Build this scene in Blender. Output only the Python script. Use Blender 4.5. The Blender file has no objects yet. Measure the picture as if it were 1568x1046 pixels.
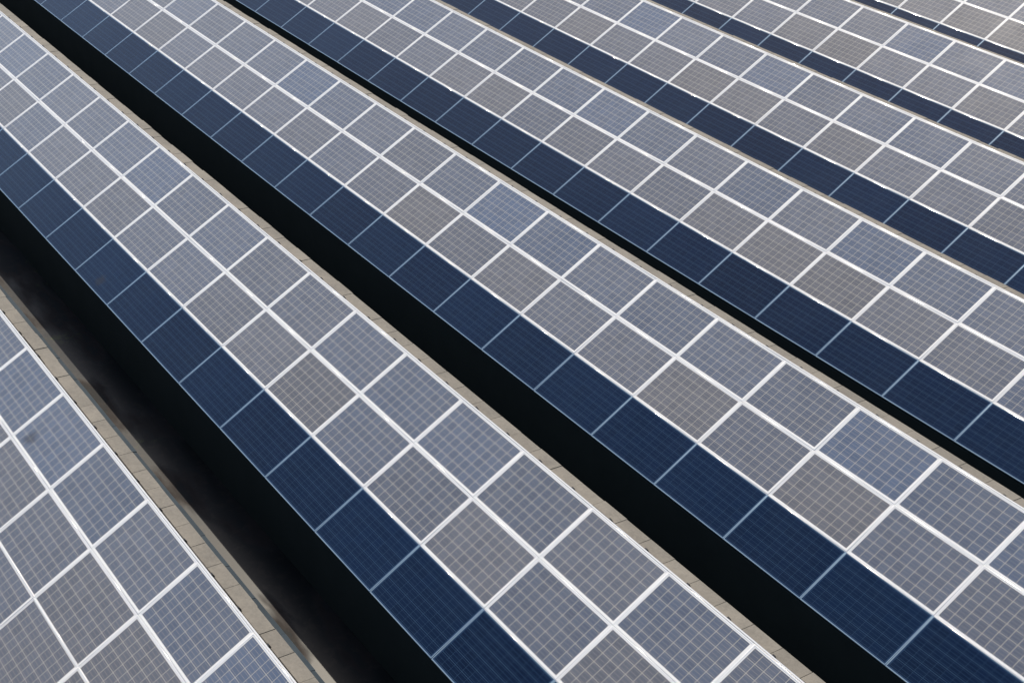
import bpy, bmesh, math, random
from mathutils import Vector, Matrix
random.seed(7)
S=1.67
TH=math.radians(29.42)
ct,st=math.cos(TH),math.sin(TH)
# panel frame -> world
def W(p):
    x,y,z=p
    return Vector((x*S,(y*ct-z*st)*S,(y*st+z*ct)*S))
ZOFF=1.69   # height of the dark/grey seam of the reference table above the roof floor
def WP(p): return W(p)+Vector((0,0,ZOFF))
R=[Vector((0.56752,0.73535,-0.37038)),Vector((0.42829,-0.64784,-0.62997)),Vector((-0.7032,0.19889,-0.6826))]
CAM=Vector((9.9036,-0.875,9.7541))
F=2305.3
def wd(v):
    return Vector((v.x,v.y*ct-v.z*st,v.y*st+v.z*ct))
right=wd(R[0]).normalized(); fwd=wd(R[2]).normalized()
up=right.cross(fwd).normalized(); right=fwd.cross(up).normalized()
camw=WP(CAM)
def proj(p):
    d=p-camw; z=d.dot(fwd)
    if z<=0.5: return None
    return (784+F*d.dot(right)/z, 523-F*d.dot(up)/z)

scene=bpy.context.scene
cd=bpy.data.cameras.new("camera"); co=bpy.data.objects.new("camera",cd)
scene.collection.objects.link(co)
m=Matrix((right,up,-fwd)).transposed().to_4x4(); m.translation=camw
co.matrix_world=m
cd.sensor_width=36; cd.lens=F/1568*36; cd.clip_end=5000; cd.clip_start=.1
scene.camera=co

# ---------- light
sd=Vector((-0.573,0.42,0.704)).normalized()
ld=bpy.data.lights.new("sun","SUN"); ld.energy=5.0; ld.angle=math.radians(.5); ld.color=(1,.90,.75)
lo=bpy.data.objects.new("sun",ld); scene.collection.objects.link(lo)
lo.rotation_mode='QUATERNION'; lo.rotation_quaternion=sd.to_track_quat('Z','Y')
w=bpy.data.worlds.new("World"); scene.world=w; w.use_nodes=True
nt=w.node_tree; bg=nt.nodes['Background']
sky=nt.nodes.new('ShaderNodeTexSky'); sky.sky_type='NISHITA'; sky.sun_disc=False
sky.sun_elevation=math.asin(sd.z); sky.sun_rotation=math.atan2(sd.x,sd.y)
sky.dust_density=1.5
nt.links.new(sky.outputs[0],bg.inputs[0]); bg.inputs[1].default_value=.15
vs=scene.view_settings; vs.view_transform='Standard'; vs.look='None'; vs.exposure=0

# ---------- materials helpers
class N:
    def __init__(s,name):
        s.m=bpy.data.materials.new(name); s.m.use_nodes=True
        s.t=s.m.node_tree; s.b=s.t.nodes['Principled BSDF']
    def n(s,ty,**k):
        a=s.t.nodes.new(ty)
        for q,v in k.items(): setattr(a,q,v)
        return a
    def set(s,inp,v):
        if isinstance(v,bpy.types.NodeSocket): s.t.links.new(v,inp)
        else: inp.default_value=v
    def math(s,op,a,b=0.,c=0.,clamp=False):
        x=s.n('ShaderNodeMath',operation=op); x.use_clamp=clamp
        for i,v in enumerate((a,b,c)): s.set(x.inputs[i],v)
        return x.outputs[0]
    def mix(s,f,a,b,bt='MIX'):
        x=s.n('ShaderNodeMix',data_type='RGBA',blend_type=bt)
        s.set(x.inputs[0],f); s.set(x.inputs[6],a); s.set(x.inputs[7],b)
        return x.outputs[2]
    def noise(s,vec,sc,det=4,rough=.55):
        x=s.n('ShaderNodeTexNoise'); s.set(x.inputs['Vector'],vec)
        x.inputs['Scale'].default_value=sc; x.inputs['Detail'].default_value=det; x.inputs['Roughness'].default_value=rough
        return x.outputs[0]
    def rng(s,v,a,b,c=0.,d=1.):
        x=s.n('ShaderNodeMapRange'); s.set(x.inputs[0],v)
        for i,k in enumerate((a,b,c,d)): x.inputs[i+1].default_value=k
        return x.outputs[0]
    def P(s,name,v): s.set(s.b.inputs[name],v)
def rgb(r,g,b): return (r,g,b,1)

def panel_mat(name,dark):
    M=N(name)
    uv=M.n('ShaderNodeUVMap',uv_map='cells').outputs[0]
    sp=M.n('ShaderNodeSeparateXYZ'); M.set(sp.inputs[0],uv)
    u,v=sp.outputs[0],sp.outputs[1]
    rnd=M.n('ShaderNodeAttribute',attribute_name='prand').outputs['Fac']
    rnd2=M.n('ShaderNodeAttribute',attribute_name='prand2').outputs['Fac']
    geo=M.n('ShaderNodeNewGeometry').outputs['Position']
    def line(c,period,off,half):
        a=M.math('ADD',c,off); a=M.math('DIVIDE',a,period); a=M.math('FRACT',a)
        a=M.math('SUBTRACT',a,.5); a=M.math('ABSOLUTE',a)   # .5 on the line
        a=M.math('SUBTRACT',.5,a); a=M.math('MULTIPLY',a,period)
        return M.math('LESS_THAN',a,half)
    gw=.020 if not dark else .010
    gu=line(u,1.,0.,gw); gv=line(v,1.,0.,gw if not dark else .022)
    bb=line(v,1/3,1/6,.009 if not dark else .012)
    ou=M.math('GREATER_THAN',M.math('ABSOLUTE',M.math('SUBTRACT',u,5.)),5.)
    ov=M.math('GREATER_THAN',M.math('ABSOLUTE',M.math('SUBTRACT',v,3.)),3.)
    outside=M.math('MAXIMUM',ou,ov)
    fl=M.n('ShaderNodeVectorMath',operation='FLOOR'); M.set(fl.inputs[0],uv)
    cx=M.n('ShaderNodeCombineXYZ'); M.set(cx.inputs[2],M.math('MULTIPLY',rnd,91.7))
    ad=M.n('ShaderNodeVectorMath',operation='ADD'); M.set(ad.inputs[0],fl.outputs[0]); M.set(ad.inputs[1],cx.outputs[0])
    wn=M.n('ShaderNodeTexWhiteNoise',noise_dimensions='3D'); M.set(wn.inputs[0],ad.outputs[0])
    dust=M.noise(geo,1.1,5,.6)
    fine=M.noise(geo,14,3,.6)
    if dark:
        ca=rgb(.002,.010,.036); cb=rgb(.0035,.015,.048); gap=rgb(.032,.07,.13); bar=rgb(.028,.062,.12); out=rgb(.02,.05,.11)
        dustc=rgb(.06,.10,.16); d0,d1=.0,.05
    else:
        ca=rgb(.150,.146,.150); cb=rgb(.094,.130,.205); gap=rgb(.56,.51,.42); bar=rgb(.46,.42,.36); out=rgb(.90,.88,.84)
        dustc=rgb(.29,.275,.26); d0,d1=.0,.12
    base=M.mix(rnd,ca,cb)
    tone=M.rng(wn.outputs[0],0,1,.92,1.08)
    tone=M.math('MULTIPLY',tone,M.rng(rnd2,0,1,.92,1.08))
    hs=M.n('ShaderNodeHueSaturation'); M.set(hs.inputs['Color'],base); M.set(hs.inputs['Value'],tone)
    c=M.mix(M.math('MULTIPLY',bb,.8),hs.outputs[0],bar)
    c=M.mix(M.math('MAXIMUM',gu,gv),c,gap)
    c=M.mix(outside,c,out)
    df=M.math('ADD',M.rng(dust,.4,.75,d0,d1),M.rng(fine,.5,.8,0,.05))
    c=M.mix(df,c,dustc)
    # occasional droppings / dirt blotches
    wob=M.n('ShaderNodeVectorMath',operation='ADD'); M.set(wob.inputs[0],geo)
    nz=M.n('ShaderNodeTexNoise'); M.set(nz.inputs['Vector'],geo); nz.inputs['Scale'].default_value=9
    sc=M.n('ShaderNodeVectorMath',operation='SCALE'); M.set(sc.inputs[0],nz.outputs['Color']); sc.inputs['Scale'].default_value=.16
    M.set(wob.inputs[1],sc.outputs[0])
    vo=M.n('ShaderNodeTexVoronoi'); M.set(vo.inputs['Vector'],wob.outputs[0]); vo.inputs['Scale'].default_value=.42
    c=M.mix(M.rng(vo.outputs['Distance'],.03,.07,.6,0.),c,rgb(.03,.03,.035))
    M.P('Base Color',c)
    M.P('Roughness',M.rng(dust,.3,.7,.13,.16) if dark else M.rng(dust,.3,.7,.17,.22))
    M.P('IOR',1.33 if dark else 1.48)
    M.P('Sheen Weight',.05 if dark else .28)
    M.P('Sheen Roughness',.45)
    M.P('Sheen Tint',rgb(.7,.85,1) if dark else rgb(.95,.98,1))
    return M.m
MG=panel_mat("dusty_polycrystalline_cells",False)
MD=panel_mat("dark_blue_cells",True)

def alu(name,col,rough,metal):
    M=N(name)
    geo=M.n('ShaderNodeNewGeometry').outputs['Position']
    a=M.noise(geo,3,4)
    M.P('Base Color',M.mix(M.rng(a,.3,.7),rgb(*[k*.94 for k in col]),rgb(*col)))
    M.P('Roughness',rough); M.P('Metallic',metal)
    return M.m
MF=alu("aluminium_frame",(.97,.95,.91),.24,.05)
MFD=alu("anodised_frame",(.34,.46,.56),.22,.3)
MFE=alu("aluminium_frame_edge",(.97,.93,.86),.16,.35)
MCL=alu("clamp_steel",(.05,.05,.05),.4,.5)

def conc():
    M=N("weathered_concrete")
    tc=M.n('ShaderNodeNewGeometry').outputs['Position']
    a=M.noise(tc,2.2,6,.65); b=M.noise(tc,25,4,.7)
    at=M.n('ShaderNodeAttribute',attribute_name='prand').outputs['Fac']
    c=M.mix(M.rng(a,.35,.7),rgb(.190,.172,.142),rgb(.125,.115,.098))
    c=M.mix(M.rng(b,.4,.75,0,.5),c,rgb(.25,.23,.195))
    h=M.n('ShaderNodeHueSaturation'); M.set(h.inputs['Color'],c); M.set(h.inputs['Value'],M.rng(at,0,1,.92,1.06))
    M.P('Base Color',h.outputs[0]); M.P('Roughness',.9)
    bp=M.n('ShaderNodeBump'); bp.inputs['Distance'].default_value=.01; bp.inputs['Strength'].default_value=.4
    M.set(bp.inputs['Height'],b); M.P('Normal',bp.outputs[0])
    return M.m
MC=conc()
def slate():
    M=N("grey_roof_slab")
    tc=M.n('ShaderNodeNewGeometry').outputs['Position']
    a=M.noise(tc,3,6,.65)
    at=M.n('ShaderNodeAttribute',attribute_name='prand').outputs['Fac']
    c=M.mix(M.rng(a,.35,.7),rgb(.022,.034,.044),rgb(.030,.044,.055))
    h=M.n('ShaderNodeHueSaturation'); M.set(h.inputs['Color'],c); M.set(h.inputs['Value'],M.rng(at,0,1,.88,1.10))
    M.P('Base Color',h.outputs[0]); M.P('Roughness',.85); M.P('Specular IOR Level',.2)
    return M.m
MS=slate()
def black():
    M=N("black_membrane")
    tc=M.n('ShaderNodeNewGeometry').outputs['Position']
    a=M.noise(tc,1.5,6,.65)
    M.P('Base Color',M.mix(a,rgb(.022,.030,.028),rgb(.042,.052,.048))); M.P('Roughness',.7)
    M.P('Specular IOR Level',.25)
    return M.m
MB=black()
def floor():
    M=N("wet_bitumen_roof_floor")
    g0=M.n('ShaderNodeNewGeometry').outputs['Position']
    mp=M.n('ShaderNodeMapping'); M.set(mp.inputs['Vector'],g0); mp.inputs['Scale'].default_value=(.35,1.1,1)
    tc=mp.outputs[0]
    a=M.noise(tc,1.0,5,.5); b=M.noise(g0,5,5,.65); g=M.noise(g0,.9,3,.5)
    c=M.mix(M.rng(a,.48,.52),rgb(.007,.008,.008),rgb(.018,.013,.011))
    c=M.mix(M.math('MULTIPLY',M.rng(a,.56,.58),.7),c,rgb(.010,.012,.013))
    c=M.mix(M.math('MULTIPLY',M.rng(b,.52,.62),.45),c,rgb(.030,.023,.018))
    c=M.mix(M.math('MULTIPLY',M.rng(g,.62,.68),M.rng(b,.5,.6)),c,rgb(.03,.042,.010))
    M.P('Base Color',c); M.P('Roughness',M.rng(a,.45,.55,.4,.75)); M.P('Specular IOR Level',.2)
    return M.m
MFL=floor()

def newobj(name,me,mats,parent=None):
    for x in mats: me.materials.append(x)
    o=bpy.data.objects.new(name,me); scene.collection.objects.link(o)
    if parent: o.parent=parent
    return o

# ---------- tables (panel frame units)
y0,z0=-0.5951,-0.0099; ROW=.6165
lt=math.atan2(-z0,-y0)
d2=Vector((0.0,5.4507/2,-3.0739/2))
tabs={}
for k in range(-3,12):
    if k==0: o=Vector((0,0,0))
    elif k==1: o=Vector((.0812,2.71,-1.4919))
    elif k>=2: o=Vector((.0675,0,0))+d2*k
    elif k==-1: o=Vector((-.2614,-2.7008,1.33))
    else: o=Vector((-.2614,-2.7008,1.33))+d2*(k+1)
    tabs[k]=o

def panel(V,Fc,mi,uvs,r1,r2,sm,o,dark,jit):
    L=S-.002; H=(ROW*S if not dark else math.hypot(y0,z0)*S)-.002
    fw=.018 if dark else .024
    base=len(V)
    prof=[(0,-.035),(0,-.004),(.0008,-.0022),(.0028,-.0007),(.0070,0),(fw,0),(fw,-.003)]
    for ins,z in prof:
        for (sx,sy) in ((0,0),(1,0),(1,1),(0,1)):
            x=ins if sx==0 else L-ins; y=ins if sy==0 else H-ins
            V.append(o(x,y,z))
    for k in range(len(prof)-1):
        for j in range(4):
            j2=(j+1)%4
            a=base+k*4+j; b=base+k*4+j2; c=b+4; d=a+4
            edge=(k in (1,2,3)) and j==2
            Fc.append((a,b,c,d)); mi.append(4 if edge else (3 if dark else 2)); uvs.append(None); r1.append(jit[0]); r2.append(jit[1]); sm.append(k in(1,2,3))
    g=base+(len(prof)-1)*4
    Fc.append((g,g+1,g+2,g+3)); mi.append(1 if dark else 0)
    uvs.append([(-.13,-.11),(10.13,-.11),(10.13,6.11),(-.13,6.11)])
    r1.append(jit[0]); r2.append(jit[1]); sm.append(False)

def build(name,V,Fc,mi,uvs,r1,r2,sm,mats,parent):
    me=bpy.data.meshes.new(name); me.from_pydata(V,[],Fc); me.update()
    for i,p in enumerate(me.polygons):
        p.material_index=mi[i]; p.use_smooth=sm[i]
    ul=me.uv_layers.new(name='cells')
    for i,p in enumerate(me.polygons):
        if uvs[i]:
            for q,l in enumerate(p.loop_indices): ul.data[l].uv=uvs[i][q]
    a=me.attributes.new('prand','FLOAT','FACE'); b=me.attributes.new('prand2','FLOAT','FACE')
    a.data.foreach_set('value',r1); b.data.foreach_set('value',r2)
    return newobj(name,me,mats,parent)

def box(V,Fc,x0,x1,y0_,y1,z0_,z1,fr):
    b=len(V)
    for z in (z0_,z1):
        for x,y in ((x0,y0_),(x1,y0_),(x1,y1),(x0,y1)): V.append(fr(x,y,z))
    for f in ((3,2,1,0),(4,5,6,7),(0,1,5,4),(1,2,6,5),(2,3,7,6),(3,0,4,7)): Fc.append(tuple(b+i for i in f))

for k,off in tabs.items():
    cols=[]
    for i in range(-90,60):
        vis=False
        for yy in (y0,2*ROW):
            for xx in (i,i+1):
                q=proj(WP(off+Vector((xx,yy,0))))
                if q and -450<q[0]<2000 and -350<q[1]<1400: vis=True
        if vis: cols.append(i)
    if not cols: continue
    i0,i1=min(cols),max(cols)+1
    root=bpy.data.objects.new("solar_panel_array",None); scene.collection.objects.link(root)
    V,Fc,mi,uvs,r1,r2,sm=[],[],[],[],[],[],[]
    for i in range(i0,i1):
        for r in range(3):
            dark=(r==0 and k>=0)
            if r==0:
                org=off+Vector((i,y0,z0)); a=lt
            else:
                org=off+Vector((i,(r-1)*ROW,0)); a=0
            ow=WP(org)
            ay=W(Vector((0,math.cos(a),math.sin(a)))).normalized()
            ax=Vector((1,0,0)); n=ax.cross(ay)
            ja=random.gauss(0,.002); jb=random.gauss(0,.002)
            def o(x,y,z,ow=ow,ax=ax,ay=ay,n=n,ja=ja,jb=jb):
                return ow+ax*(x+.001)+ay*(y+.001)+n*(z+ja*(x-.8)+jb*(y-.5))
            rr=random.random()
            if not dark:
                pb=.70 if r==2 else .42
                g=math.sin(i*1.1+k*3.1+r)*.10
                rr=min(1,max(0,pb+g+random.gauss(0,.13)))
            panel(V,Fc,mi,uvs,r1,r2,sm,o,dark,(rr,random.random()))
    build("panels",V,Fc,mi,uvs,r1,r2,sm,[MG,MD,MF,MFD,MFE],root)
    lo_=WP(off+Vector((0,y0,z0))); hi=WP(off+Vector((0,2*ROW,0)))
    X0=(i0+off.x)*S; X1=(i1+off.x)*S
    prof=[(lo_.y+.03,-.02),(lo_.y+.03,lo_.z-.075),(hi.y+.03,hi.z-.12),
          (hi.y+.26,hi.z-.12),(hi.y+.26,hi.z-.36),(hi.y+.50,hi.z-.42),(hi.y+.50,-.02)]
    V=[];Fc=[]
    n=len(prof)
    for X in (X0,X1):
        for y,z in prof: V.append((X,y,z))
    for j in range(n):
        j2=(j+1)%n; Fc.append((j,j2,j2+n,j+n))
    Fc.append(tuple(range(n))); Fc.append(tuple(range(2*n-1,n-1,-1)))
    me=bpy.data.meshes.new("supporting_structure"); me.from_pydata(V,[],Fc); newobj("supporting_structure",me,[MB],root)
    for nm,ya,yb,za,zb,th,ln,mat in (("ridge_coping",.060,.285,-.035,-.045,.07,.52,MC),("roof_slabs",.265,.51,-.315,-.372,.04,.83,MS)):
        V=[];Fc=[];rr=[]
        x=X0+random.random()*.2
        while x<X1:
            l=ln*random.uniform(.97,1.03); g=.008
            dz=random.gauss(0,.003); dy=random.gauss(0,.004)
            b=len(V)
            c=.006
            pr=[(ya+dy,za-th+dz),(ya+dy,za-c+dz),(ya+c+dy,za+dz),(yb-c+dy,zb+dz),(yb+dy,zb-c+dz),(yb+dy,zb-th+dz)]
            for X in (x,x+l-g):
                for y,z in pr: V.append((X,hi.y+y,hi.z+z))
            q=len(pr); v=random.random(); nf=0
            for j in range(q): Fc.append((b+j,b+(j+1)%q,b+(j+1)%q+q,b+j+q)); nf+=1
            Fc.append(tuple(b+j for j in range(q))); Fc.append(tuple(b+j for j in range(2*q-1,q-1,-1))); nf+=2
            rr+= [v]*nf
            x+=l
        me=bpy.data.meshes.new(nm); me.from_pydata(V,[],Fc)
        at=me.attributes.new('prand','FLOAT','FACE'); at.data.foreach_set('value',rr)
        ob=newobj(nm,me,[mat],root)
        bm=bmesh.new(); bm.from_mesh(me); bmesh.ops.recalc_face_normals(bm,faces=bm.faces); bm.to_mesh(me); bm.free()
    V=[];Fc=[]
    fr=lambda x,y,z: WP(off+Vector((0,2*ROW,0)))+Vector((x-off.x*S,0,0))+Vector((0,ct,st))*y+Vector((0,-st,ct))*z
    box(V,Fc,X0,X1,.003,.024,-.045,.002,fr)
    me=bpy.data.meshes.new("edge_rail"); me.from_pydata(V,[],Fc); newobj("edge_rail",me,[MF],root)
    V=[];Fc=[]
    x=X0+.3
    while x<X1:
        xx=x+random.uniform(-.03,.03)
        box(V,Fc,xx,xx+.04,.026,.05,-.07,-.01,fr)
        x+=S/2
    me=bpy.data.meshes.new("clamps"); me.from_pydata(V,[],Fc); newobj("clamps",me,[MCL],root)

V=[(-1500,-1500,0),(1500,-1500,0),(1500,1500,0),(-1500,1500,0)]
me=bpy.data.meshes.new("ground"); me.from_pydata(V,[],[(0,1,2,3)]); newobj("ground",me,[MFL])
